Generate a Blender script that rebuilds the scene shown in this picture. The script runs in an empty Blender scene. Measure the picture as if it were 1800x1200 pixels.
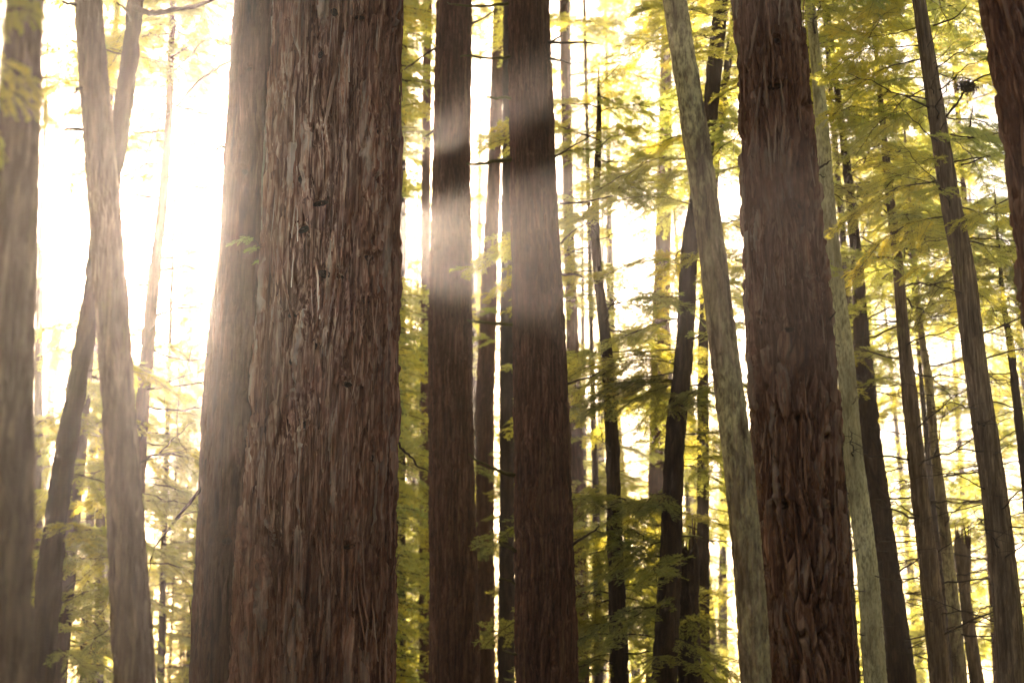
import bpy, math
import numpy as np
from mathutils import Matrix, Vector

SC = bpy.context.scene
C = SC.collection
R_ = math.radians
PITCH, FPX, CAMZ = R_(14.0), 3000.0, 1.6      # photo pixels 1800 x 1200

# ------------------------------------------------------------------ camera
cam = bpy.data.cameras.new('camera')
cam.sensor_width = 36.0
cam.lens = 36.0 * FPX / 1800.0
cam.clip_start, cam.clip_end = 0.05, 2000
cam.dof.use_dof = True
cam.dof.focus_distance = 15.6
cam.dof.aperture_fstop = 1.6
camo = bpy.data.objects.new('camera', cam)
C.objects.link(camo)
camo.location = (0, 0, CAMZ)
camo.rotation_euler = (math.pi / 2 + PITCH, 0, 0)
SC.camera = camo

# ------------------------------------------------------------------ sun and sky
SUN_PX = (380, 418)
a_, b_ = (SUN_PX[0] - 900) / FPX, (600 - SUN_PX[1]) / FPX
sd = np.array([a_, math.cos(PITCH) - b_ * math.sin(PITCH), math.sin(PITCH) + b_ * math.cos(PITCH)])
sd /= np.linalg.norm(sd)                        # direction towards the sun
SUN_EL = math.asin(sd[2])
SUN_AZ = math.atan2(sd[0], sd[1])               # clockwise from +Y
world = bpy.data.worlds.new('World')
SC.world = world
world.use_nodes = True
wn = world.node_tree
wn.nodes.clear()
sky = wn.nodes.new('ShaderNodeTexSky')
sky.sky_type = 'NISHITA'
sky.sun_disc = False
sky.sun_elevation = SUN_EL
sky.sun_rotation = SUN_AZ
sky.air_density = 1.0
sky.dust_density = 1.4
sky.ozone_density = 0.6
bg = wn.nodes.new('ShaderNodeBackground')
bg.inputs['Strength'].default_value = 0.05
wo = wn.nodes.new('ShaderNodeOutputWorld')
wn.links.new(sky.outputs[0], bg.inputs[0])
wn.links.new(bg.outputs[0], wo.inputs[0])
sun = bpy.data.lights.new('sun', 'SUN')
sun.energy = 5.0
sun.angle = R_(0.53)
sun.color = (1.0, 0.89, 0.77)
suno = bpy.data.objects.new('sun', sun)
C.objects.link(suno)
suno.location = (0, 0, 60)
suno.rotation_euler = Vector(tuple(sd)).to_track_quat('Z', 'Y').to_euler()

vs = SC.view_settings
vs.view_transform = 'Standard'
vs.look = 'None'
vs.gamma = 1.0
vs.use_curve_mapping = False
vs.use_white_balance = True          # camera set for shade
vs.white_balance_temperature = 8000
vs.white_balance_tint = 19
vs.exposure = 2.6
SC.render.engine = 'CYCLES'
cy = SC.cycles
cy.use_denoising = True
cy.max_bounces = 5
cy.diffuse_bounces = 3
cy.glossy_bounces = 1
cy.transmission_bounces = 3
cy.volume_bounces = 0
cy.transparent_max_bounces = 4
cy.sample_clamp_direct = 24.0
cy.sample_clamp_indirect = 4.0
cy.caustics_reflective = False
cy.caustics_refractive = False
HAZE_DENSITY, HAZE_G = 0.0011, 0.84

# ------------------------------------------------------------------ helpers
def at(px, py, Y):
    """photo pixel on the vertical plane at distance Y -> world point, camera depth"""
    a, b = (px - 900) / FPX, (600 - py) / FPX
    t = Y / (math.cos(PITCH) - b * math.sin(PITCH))
    return np.array([a * t, Y, CAMZ + t * (math.sin(PITCH) + b * math.cos(PITCH))]), t

def to_px(p):
    x, y, z = p[0], p[1], p[2] - CAMZ
    t = y * math.cos(PITCH) + z * math.sin(PITCH)
    u = -y * math.sin(PITCH) + z * math.cos(PITCH)
    return 900 + FPX * x / t, 600 - FPX * u / t

def mesh(name, v, q, mats, smooth=True, midx=None, attrs=None):
    v = np.asarray(v, np.float32)
    q = np.asarray(q, np.int32)
    m = bpy.data.meshes.new(name)
    m.vertices.add(len(v))
    m.vertices.foreach_set('co', v.ravel())
    m.loops.add(q.size)
    m.loops.foreach_set('vertex_index', q.ravel())
    m.polygons.add(len(q))
    m.polygons.foreach_set('loop_start', np.arange(0, q.size, 4, dtype=np.int32))
    m.polygons.foreach_set('use_smooth', np.full(len(q), smooth, dtype=bool))
    if midx is not None:
        m.polygons.foreach_set('material_index', np.asarray(midx, np.int32))
    for k, val in (attrs or {}).items():
        at_ = m.attributes.new(k, 'FLOAT', 'POINT')
        at_.data.foreach_set('value', np.asarray(val, np.float32))
    for mm in (mats if isinstance(mats, (list, tuple)) else [mats]):
        m.materials.append(mm)
    m.update(calc_edges=True)
    m.validate()
    return m

def obj(name, me, parent=None, loc=None, rot=None, scale=None):
    o = bpy.data.objects.new(name, me)
    C.objects.link(o)
    if parent is not None:
        o.parent = parent
    if loc is not None:
        o.location = loc
    if rot is not None:
        o.rotation_euler = rot
    if scale is not None:
        o.scale = (scale,) * 3 if np.isscalar(scale) else scale
    return o

def thing(name, label, cat, loc, group=None):
    o = obj(name, None, loc=loc)
    o.empty_display_size = 0.3
    o['label'] = label
    o['category'] = cat
    if group:
        o['group'] = group
    return o

def tube(pts, rad, k=5):
    pts = np.asarray(pts, float)
    n = len(pts)
    rad = np.broadcast_to(np.asarray(rad, float), (n,))
    tan = np.gradient(pts, axis=0)
    tan /= np.linalg.norm(tan, axis=1, keepdims=True) + 1e-9
    ref = np.array([0.13, 0.21, 1.0]) if abs(tan[:, 2].mean()) < 0.8 else np.array([1.0, 0.1, 0.0])
    A = np.cross(tan, ref)
    A /= np.linalg.norm(A, axis=1, keepdims=True) + 1e-9
    B = np.cross(tan, A)
    th = np.arange(k) * 2 * np.pi / k
    v = (pts[:, None, :] + rad[:, None, None] * (np.cos(th)[None, :, None] * A[:, None, :]
                                                 + np.sin(th)[None, :, None] * B[:, None, :])).reshape(-1, 3)
    i = np.arange(n - 1)[:, None] * k
    j = np.arange(k)[None, :]
    j2 = (j + 1) % k
    q = np.stack([i + j, i + j2, i + k + j2, i + k + j], -1).reshape(-1, 4)
    return v, q

class Bag:
    def __init__(s):
        s.v, s.q, s.n = [], [], 0
    def add(s, v, q):
        s.v.append(np.asarray(v, float))
        s.q.append(np.asarray(q, int) + s.n)
        s.n += len(v)
    def get(s):
        return np.concatenate(s.v), np.concatenate(s.q)

# ------------------------------------------------------------------ numpy noise (periodic in u)
def h2(i, j, s):
    x = (i.astype(np.int64) * 374761393 + j.astype(np.int64) * 668265263 + s * 982451653) & 0x7fffffff
    x = ((x ^ (x >> 13)) * 1274126177) & 0x7fffffff
    x = ((x ^ (x >> 16)) * 668265263) & 0x7fffffff
    return ((x ^ (x >> 15)) & 0xffffff) / float(0xffffff)

def vnoise(u, v, nu, s):
    iu, iv = np.floor(u).astype(np.int64), np.floor(v).astype(np.int64)
    fu, fv = u - iu, v - iv
    fu, fv = fu * fu * (3 - 2 * fu), fv * fv * (3 - 2 * fv)
    a, b = h2(iu % nu, iv, s), h2((iu + 1) % nu, iv, s)
    c, d = h2(iu % nu, iv + 1, s), h2((iu + 1) % nu, iv + 1, s)
    return (a * (1 - fu) + b * fu) * (1 - fv) + (c * (1 - fu) + d * fu) * fv

def worley(u, v, nu, s):
    iu, iv = np.floor(u).astype(np.int64), np.floor(v).astype(np.int64)
    f1 = np.full(u.shape, 9.0)
    f2 = np.full(u.shape, 9.0)
    idn = np.zeros(u.shape)
    tilt = np.zeros(u.shape)
    for di in (-1, 0, 1):
        for dj in (-1, 0, 1):
            ci, cj = iu + di, iv + dj
            cm = ci % nu
            px = ci + h2(cm, cj, s)
            py = cj + h2(cm, cj, s + 7)
            d = np.hypot(u - px, v - py)
            new = d < f1
            f2 = np.where(new, f1, np.minimum(f2, d))
            idn = np.where(new, h2(cm, cj, s + 13), idn)
            tilt = np.where(new, (v - py), tilt)
            f1 = np.where(new, d, f1)
    return f1, f2, idn, tilt

def sstep(a, b, x):
    t = np.clip((x - a) / (b - a), 0, 1)
    return t * t * (3 - 2 * t)

# ------------------------------------------------------------------ materials
class NT:
    def __init__(s, name):
        s.m = bpy.data.materials.new(name)
        s.m.use_nodes = True
        s.t = s.m.node_tree
        s.t.nodes.clear()
        s.out = s.t.nodes.new('ShaderNodeOutputMaterial')
    def n(s, typ, **kw):
        x = s.t.nodes.new(typ)
        for k, v in kw.items():
            setattr(x, k, v)
        return x
    def l(s, a, b):
        s.t.links.new(a, b)
    def noise(s, vec, scale, detail=3, rough=0.55, dist=0.0):
        x = s.n('ShaderNodeTexNoise')
        x.inputs['Scale'].default_value = scale
        x.inputs['Detail'].default_value = detail
        x.inputs['Roughness'].default_value = rough
        x.inputs['Distortion'].default_value = dist
        s.l(vec, x.inputs['Vector'])
        return x.outputs['Fac']
    def mapping(s, vec, sc, loc=(0, 0, 0)):
        x = s.n('ShaderNodeMapping')
        x.inputs['Scale'].default_value = sc
        x.inputs['Location'].default_value = loc
        s.l(vec, x.inputs['Vector'])
        return x.outputs[0]
    def ramp(s, fac, stops):
        x = s.n('ShaderNodeValToRGB')
        e = x.color_ramp.elements
        while len(e) < len(stops):
            e.new(0.5)
        for el, (p, c) in zip(e, stops):
            el.position = p
            el.color = (*c, 1) if len(c) == 3 else c
        s.l(fac, x.inputs[0])
        return x.outputs[0]
    def mix(s, fac, a, b, mode='MIX'):
        x = s.n('ShaderNodeMix', data_type='RGBA', blend_type=mode)
        for sock, val in ((x.inputs[0], fac), (x.inputs[6], a), (x.inputs[7], b)):
            if hasattr(val, 'is_linked'):
                s.l(val, sock)
            elif isinstance(val, (int, float)):
                sock.default_value = val
            else:
                sock.default_value = (*val, 1)
        return x.outputs[2]

def bark_mat(name, dark, mid, light, lichen=None, lichen_amt=0.0, bump=0.6, streak=None, fib=26.0, grey=None):
    t = NT(name)
    co = t.n('ShaderNodeTexCoord').outputs['Object']
    oi = t.n('ShaderNodeObjectInfo').outputs['Random']
    fibre = t.noise(t.mapping(co, (1, 1, 0.06)), fib, 5, 0.65, 0.4)
    blotch = t.noise(t.mapping(co, (1, 1, 0.35)), 2.3, 4, 0.6)
    at_ = t.n('ShaderNodeAttribute', attribute_name='plate').outputs['Fac']
    col = t.ramp(fibre, [(0.28, dark), (0.5, mid), (0.74, light)])
    pl = t.ramp(at_, [(0.0, (0.55, 0.5, 0.48)), (0.55, (0.95, 0.95, 0.95)), (1.0, (1.5, 1.45, 1.42))])
    col = t.mix(0.85, col, pl, 'MULTIPLY')
    bl = t.ramp(blotch, [(0.3, (0.6, 0.55, 0.52)), (0.5, (1, 1, 1)), (0.72, (1.35, 1.38, 1.42))])
    col = t.mix(0.8, col, bl, 'MULTIPLY')
    if grey is not None:
        gm = t.ramp(at_, [(0.62, (0, 0, 0)), (0.85, (0.75, 0.75, 0.75))])
        g2 = t.noise(t.mapping(co, (1, 1, 0.2)), 9.0, 3, 0.6)
        gm = t.mix(1.0, gm, t.ramp(g2, [(0.4, (0, 0, 0)), (0.6, (1, 1, 1))]), 'MULTIPLY')
        col = t.mix(gm, col, grey)
    if streak is not None:
        st = t.noise(t.mapping(co, (1, 1, 0.05), (3.1, 1.7, 0.4)), 7.0, 3, 0.6)
        col = t.mix(t.ramp(st, [(0.60, (0, 0, 0)), (0.70, (0.8, 0.8, 0.8))]), col, streak)
    if lichen is not None:
        l1 = t.noise(t.mapping(co, (1, 1, 0.3), (0.3, 7.7, 2.0)), 5.0, 6, 0.68)
        l2 = t.noise(t.mapping(co, (1, 1, 0.35)), 38.0, 3, 0.7)
        lo = 0.66 - 0.34 * lichen_amt
        m1 = t.ramp(l1, [(lo, (0, 0, 0)), (lo + 0.1, (1, 1, 1))])
        m2 = t.ramp(l2, [(0.38, (0.1, 0.1, 0.1)), (0.58, (1, 1, 1))])
        mk = t.mix(1.0, m1, m2, 'MULTIPLY')
        l3 = t.noise(t.mapping(co, (1, 1, 0.5), (9.0, 1.0, 4.0)), 1.6, 3, 0.6)
        mk = t.mix(1.0, mk, t.ramp(l3, [(0.38, (0.25, 0.25, 0.25)), (0.6, (1, 1, 1))]), 'MULTIPLY')
        col = t.mix(mk, col, lichen)
    bs = t.n('ShaderNodeBsdfPrincipled')
    bs.inputs['Roughness'].default_value = 0.85
    bs.inputs['Specular IOR Level'].default_value = 0.25
    t.l(col, bs.inputs['Base Color'])
    bp = t.n('ShaderNodeBump')
    bp.inputs['Strength'].default_value = bump
    bp.inputs['Distance'].default_value = 0.02
    fb = t.noise(t.mapping(co, (1, 1, 0.14)), fib * 1.8, 4, 0.7, 0.3)
    t.l(fb, bp.inputs['Height'])
    t.l(bp.outputs[0], bs.inputs['Normal'])
    t.l(bs.outputs[0], t.out.inputs[0])
    return t.m

def leaf_mat(name, refl, trans, var=0.5):
    t = NT(name)
    oi = t.n('ShaderNodeObjectInfo').outputs['Random']
    pos = t.n('ShaderNodeNewGeometry').outputs['Position']
    big = t.noise(pos, 0.55, 2)
    sm = t.noise(pos, 5.0, 2)
    f = t.mix(0.5, t.ramp(big, [(0.3, (0, 0, 0)), (0.7, (1, 1, 1))]), t.ramp(sm, [(0.3, (0, 0, 0)), (0.7, (1, 1, 1))]))
    tint = t.ramp(f, [(0.0, (0.62, 0.74, 0.9)), (0.5, (1, 1, 1)), (1.0, (1.3, 1.18, 0.8))])
    tint2 = t.ramp(oi, [(0.0, (0.75, 0.85, 0.95)), (0.6, (1, 1, 1)), (1.0, (1.18, 1.08, 0.85))])
    tt = t.mix(1.0, tint, tint2, 'MULTIPLY')
    d = t.n('ShaderNodeBsdfDiffuse')
    tr = t.n('ShaderNodeBsdfTranslucent')
    gl = t.n('ShaderNodeBsdfGlossy')
    gl.inputs['Roughness'].default_value = 0.45
    gl.inputs['Color'].default_value = (0.8, 0.8, 0.8, 1)
    t.l(t.mix(1.0, tt, refl, 'MULTIPLY'), d.inputs[0])
    t.l(t.mix(1.0, tt, trans, 'MULTIPLY'), tr.inputs[0])
    ad = t.n('ShaderNodeAddShader')
    t.l(d.outputs[0], ad.inputs[0])
    t.l(tr.outputs[0], ad.inputs[1])
    mx = t.n('ShaderNodeMixShader')
    mx.inputs[0].default_value = 0.05
    t.l(ad.outputs[0], mx.inputs[1])
    t.l(gl.outputs[0], mx.inputs[2])
    t.l(mx.outputs[0], t.out.inputs[0])
    return t.m

M = {}
M['redwood'] = bark_mat('redwood_bark', (0.040, 0.012, 0.007), (0.205, 0.078, 0.042), (0.49, 0.26, 0.17), bump=1.0, grey=(0.33, 0.23, 0.18))
M['redwood_lich'] = bark_mat('redwood_bark_lichen', (0.042, 0.015, 0.009), (0.185, 0.080, 0.048), (0.45, 0.26, 0.185),
                             lichen=(0.34, 0.28, 0.07), lichen_amt=0.05, bump=0.9, grey=(0.34, 0.25, 0.20))
M['smooth'] = bark_mat('smooth_redwood_bark', (0.036, 0.013, 0.008), (0.105, 0.043, 0.026), (0.20, 0.098, 0.064), bump=0.8, fib=30.0)
M['brown'] = bark_mat('brown_bark', (0.033, 0.013, 0.008), (0.110, 0.047, 0.028), (0.24, 0.12, 0.078), bump=0.7,
                      streak=(0.21, 0.115, 0.06), fib=34.0)
M['dark'] = bark_mat('dark_bark', (0.030, 0.017, 0.012), (0.060, 0.035, 0.024), (0.105, 0.068, 0.047), bump=0.5, fib=36.0)
M['lichen'] = bark_mat('lichen_bark', (0.075, 0.045, 0.028), (0.23, 0.16, 0.105), (0.50, 0.38, 0.27),
                       lichen=(0.72, 0.62, 0.36), lichen_amt=0.66, bump=0.7, fib=38.0)
M['grey'] = bark_mat('grey_bark', (0.055, 0.033, 0.022), (0.18, 0.120, 0.080), (0.37, 0.27, 0.19),
                     lichen=(0.30, 0.25, 0.10), lichen_amt=0.22, bump=0.7, fib=38.0)
M['pale'] = bark_mat('pale_lichen_bark', (0.15, 0.12, 0.07), (0.32, 0.28, 0.17), (0.48, 0.45, 0.30),
                     lichen=(0.78, 0.75, 0.50), lichen_amt=0.85, bump=0.5, fib=40.0)
M['twig'] = bark_mat('twig_bark', (0.045, 0.028, 0.018), (0.09, 0.06, 0.04), (0.14, 0.10, 0.07), bump=0.3, fib=60.0)
M['moss'] = bark_mat('mossy_twig', (0.09, 0.08, 0.02), (0.17, 0.15, 0.04), (0.26, 0.23, 0.08), bump=0.4, fib=80.0)
M['knot'] = bark_mat('rotten_knot', (0.03, 0.016, 0.011), (0.07, 0.036, 0.024), (0.13, 0.07, 0.046), bump=0.6, fib=60.0)
M['sapwood'] = bark_mat('pale_sapwood', (0.22, 0.15, 0.10), (0.42, 0.31, 0.22), (0.60, 0.48, 0.36), bump=0.5, fib=50.0)
M['leaf'] = leaf_mat('needle_spray', (0.10, 0.11, 0.03), (0.46, 0.44, 0.08))
M['leaf_y'] = leaf_mat('yellow_needle_spray', (0.12, 0.125, 0.035), (0.58, 0.56, 0.125))
M['leaf_d'] = leaf_mat('dark_needle_spray', (0.13, 0.14, 0.065), (0.27, 0.27, 0.05))
M['leaf_brown'] = leaf_mat('withered_spray', (0.07, 0.045, 0.025), (0.06, 0.035, 0.015))

# ------------------------------------------------------------------ setting: ground
rg = np.random.default_rng(5)
def ground_z(x, y):
    return 0.18 * np.sin(x * 0.21 + 1.3) * np.cos(y * 0.17) + 0.10 * np.sin(x * 0.63 + y * 0.41)
gx, gy = np.linspace(-95, 95, 150), np.linspace(-45, 130, 150)
GX, GY = np.meshgrid(gx, gy)
GZ = ground_z(GX, GY) + rg.normal(0, 0.025, GX.shape)
ii = np.arange(149)[:, None] * 150 + np.arange(149)[None, :]
gq = np.stack([ii, ii + 1, ii + 151, ii + 150], -1).reshape(-1, 4)
t = NT('forest_floor')
co = t.n('ShaderNodeTexCoord').outputs['Object']
c1 = t.ramp(t.noise(co, 0.7, 4), [(0.35, (0.045, 0.028, 0.016)), (0.6, (0.10, 0.065, 0.035)), (0.75, (0.05, 0.065, 0.02))])
c2 = t.ramp(t.noise(co, 22.0, 4), [(0.3, (0.5, 0.5, 0.5)), (0.7, (1.4, 1.3, 1.2))])
bs = t.n('ShaderNodeBsdfPrincipled')
bs.inputs['Roughness'].default_value = 0.95
t.l(t.mix(1.0, c1, c2, 'MULTIPLY'), bs.inputs['Base Color'])
t.l(bs.outputs[0], t.out.inputs[0])
g = obj('ground', mesh('ground', np.stack([GX, GY, GZ], -1).reshape(-1, 3), gq, t.m))
g['kind'] = 'structure'

# ------------------------------------------------------------------ foliage and branch variants
def blades(pos, dirs, nrm, ln, wd):
    """diamond leaf blades"""
    side = np.cross(nrm, dirs)
    side /= np.linalg.norm(side, axis=1, keepdims=True) + 1e-9
    ln, wd = ln[:, None], wd[:, None]
    mid = pos + dirs * ln * 0.45
    v = np.stack([pos, mid + side * wd, pos + dirs * ln, mid - side * wd], 1).reshape(-1, 3)
    q = np.arange(len(pos) * 4).reshape(-1, 4)
    return v, q

def bough_geo(seed, L=2.0, nside=20, spacing=0.05, blade=(0.048, 0.0078), pairs=5, droop=0.28, wood=True, sprig_len=0.13):
    r = np.random.default_rng(seed)
    W, P, D, Nn = Bag(), [], [], []
    s = np.linspace(0, 1, 12)
    wig = np.cumsum(r.normal(0, 0.02, (12, 2)), 0) * L
    main = np.stack([s * L, wig[:, 0], wig[:, 1] * 0.6 + L * (0.10 * s - (droop + 0.1) * s ** 2)], -1)
    if wood:
        W.add(*tube(main, np.linspace(0.016, 0.003, 12) * (L / 2) ** 0.7, 5))
    def spray(base, d, up, ln):
        n = max(3, int(ln / spacing))
        ss = np.linspace(0.12, 1.0, n)
        k = np.linspace(0, 1, 6)
        tw = base + d * (k * ln)[:, None] + np.array([0, 0, -1.0]) * (0.22 * ln * k ** 2)[:, None]
        if wood:
            W.add(*tube(tw, np.linspace(0.0045, 0.0018, 6), 3))
        sidev = np.cross(up, d)
        sidev /= np.linalg.norm(sidev) + 1e-9
        for i, q in enumerate(ss):
            b = base + d * q * ln + np.array([0, 0, -1.0]) * 0.22 * ln * q * q
            for sg in (1, -1):
                if r.random() < 0.12:
                    continue
                sl = sprig_len * (1.1 - 0.55 * q) * r.uniform(0.6, 1.25)
                dd = d * r.uniform(0.55, 0.9) + sidev * sg * r.uniform(0.6, 1.0) + up * r.normal(-0.1, 0.22)
                dd /= np.linalg.norm(dd)
                sv = np.cross(up, dd)
                sv /= np.linalg.norm(sv) + 1e-9
                for p in range(pairs):
                    bp_ = b + dd * sl * (p + 0.2) / pairs
                    for s2 in (1, -1):
                        P.append(bp_)
                        D.append(dd * 0.75 + sv * s2 * 0.7 + r.normal(0, 0.12, 3))
                        Nn.append(up + r.normal(0, 0.35, 3))
    for i in range(nside):
        q = 0.10 + 0.9 * (i + r.uniform(0, 0.8)) / nside
        q = min(q, 1.0)
        b = np.array([np.interp(q, s, main[:, k]) for k in range(3)])
        sg = 1 if i % 2 else -1
        an = R_(r.uniform(35, 72)) * (1 - 0.5 * q ** 2) * sg
        up = np.array([r.normal(0, 0.2), r.normal(0, 0.28), 1.0])
        d = np.array([math.cos(an), math.sin(an), r.uniform(-0.45, 0.15)])
        d /= np.linalg.norm(d)
        up -= d * np.dot(d, up)
        up /= np.linalg.norm(up)
        spray(b, d, up, L * r.uniform(0.18, 0.42) * (1.15 - 0.65 * q))
    spray(main[-2], (main[-1] - main[-3]) / np.linalg.norm(main[-1] - main[-3]), np.array([0, 0.1, 1.0]), 0.16 * L)
    P, D, Nn = np.array(P), np.array(D), np.array(Nn)
    D /= np.linalg.norm(D, axis=1, keepdims=True)
    k = len(P)
    lv, lq = blades(P, D, Nn, blade[0] * r.uniform(0.6, 1.3, k), blade[1] * r.uniform(0.7, 1.3, k))
    return (W.get() if wood else None), (lv, lq)

def dead_geo(seed, L=1.6, nt=7):
    r = np.random.default_rng(seed)
    W = Bag()
    n = 14
    s = np.linspace(0, 1, n)
    bend = r.uniform(-0.25, 0.15)
    yb = r.uniform(-0.2, 0.2)
    wig = np.cumsum(r.normal(0, 0.012, (n, 2)), 0) * L
    main = np.stack([s * L, wig[:, 0] + yb * L * s ** 2, wig[:, 1] + L * (0.12 * s + bend * s ** 2)], -1)
    W.add(*tube(main, np.linspace(0.015, 0.0036, n), 5))
    for i in range(nt):
        q = r.uniform(0.2, 0.95)
        b = np.array([np.interp(q, s, main[:, k]) for k in range(3)])
        sg = 1 if r.random() < 0.5 else -1
        an = sg * R_(r.uniform(25, 70))
        ln = L * r.uniform(0.12, 0.38) * (1.1 - 0.5 * q)
        k = np.linspace(0, 1, 6)
        d = np.array([math.cos(an), math.sin(an), r.uniform(-0.5, 0.3)])
        tw = b + d * (k * ln)[:, None] + np.array([0, 0, r.uniform(-0.3, 0.1) * ln])[None, :] * (k ** 2)[:, None]
        tw += np.cumsum(r.normal(0, 0.006, (6, 3)), 0)
        W.add(*tube(tw, np.linspace(0.006, 0.002, 6), 3))
    return W.get()

BW, BL, BLY, BLD = [], [], [], []
for i in range(8):
    w, l = bough_geo(100 + i, L=2.0, nside=24, spacing=0.042)
    BW.append(mesh('bough_wood', *w, M['twig']))
    BL.append(mesh('bough_leaf', *l, M['leaf'], smooth=False))
    m2 = BL[-1].copy(); m2.materials[0] = M['leaf_y']; BLY.append(m2)
    m3 = BL[-1].copy(); m3.materials[0] = M['leaf_d']; BLD.append(m3)
LEAF = {'g': BL, 'y': BLY, 'd': BLD}
DEAD = [mesh('dead_branch', *dead_geo(300 + i), M['twig']) for i in range(10)]
DEADM = []
for d_ in DEAD[:5]:
    c_ = d_.copy(); c_.materials[0] = M['moss']; DEADM.append(c_)

# ------------------------------------------------------------------ trunks
BARK = {   # strip width, strip length, furrow depth, plate step, fibre relief (metres)
    'redwood': (0.055, 0.90, 0.068, 0.056, 0.022),
    'redwood_lich': (0.055, 0.50, 0.050, 0.044, 0.016),
    'smooth': (0.045, 0.55, 0.014, 0.010, 0.007),
    'brown': (0.050, 0.45, 0.022, 0.016, 0.010),
    'dark': (0.05, 0.35, 0.014, 0.011, 0.007),
    'lichen': (0.030, 0.22, 0.006, 0.005, 0.004),
    'grey': (0.030, 0.25, 0.007, 0.005, 0.004),
    'pale': (0.035, 0.20, 0.006, 0.005, 0.004),
}

def hermite(xs, ys, x):
    xs, ys = np.asarray(xs, float), np.asarray(ys, float)
    m = np.gradient(ys, xs)
    k = np.clip(np.searchsorted(xs, x) - 1, 0, len(xs) - 2)
    h = xs[k + 1] - xs[k]
    t = (x - xs[k]) / h
    return ((2 * t ** 3 - 3 * t ** 2 + 1) * ys[k] + (t ** 3 - 2 * t ** 2 + t) * h * m[k]
            + (-2 * t ** 3 + 3 * t ** 2) * ys[k + 1] + (t ** 3 - t ** 2) * h * m[k + 1])

class Trunk:
    """path of a stem from traced pixels at distance Y"""
    def __init__(s, pts, Y, height=None, apex=False):
        W = []
        for px, py, w in pts:
            p, t_ = at(px, py, Y)
            W.append((p[2], p[0], w * 0.5 / FPX * t_))
        W.sort()
        Wz, Wx, Wr = [list(k) for k in zip(*W)]
        s.zlo, s.zhi = Wz[0], Wz[-1]
        j = min(2, len(Wz) - 1)
        sl = (Wx[j] - Wx[0]) / (Wz[j] - Wz[0])
        tr = min(0, (Wr[j] - Wr[0]) / (Wz[j] - Wz[0]))
        zb = -0.35
        dz = Wz[0] - zb
        pre_z = [zb, zb + 0.45, zb + dz * 0.5]
        pre_x = [Wx[0] - sl * 0.75 * (Wz[0] - z) for z in pre_z]
        pre_r = [Wr[0] - tr * 0.8 * (Wz[0] - z) for z in pre_z]
        pre_r[0] *= 1.45
        pre_r[1] *= 1.22
        if apex:
            post_z, post_x, post_r = [Wz[-1] + 0.8], [Wx[-1]], [0.006]
        else:
            H = height or max(Wz[-1] + 5.0, 23.0)
            k = max(0, len(Wz) - 3)
            slu = (Wx[-1] - Wx[k]) / (Wz[-1] - Wz[k] + 1e-6)
            post_z = [Wz[-1] + (H - Wz[-1]) * q for q in (0.25, 0.6, 1.0)]
            post_x = [Wx[-1] + slu * (z - Wz[-1]) * 0.7 for z in post_z]
            post_r = [Wr[-1] * q for q in (0.86, 0.62, 0.25)]
        s.z = np.array(pre_z + Wz + post_z)
        s.x = np.array(pre_x + Wx + post_x)
        s.r = np.array(pre_r + Wr + post_r)
        s.Y = Y
        s.base = np.array([pre_x[0], Y, zb])
        s.top = s.z[-1]
    def c(s, z):
        z = np.asarray(z, float)
        return np.stack([hermite(s.z, s.x, z), np.full(z.shape, s.Y), z], -1)
    def rad(s, z):
        return np.maximum(hermite(s.z, s.r, np.asarray(z, float)), 0.004)
    def z_at(s, py):
        return at(900, py, s.Y)[0][2]

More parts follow.
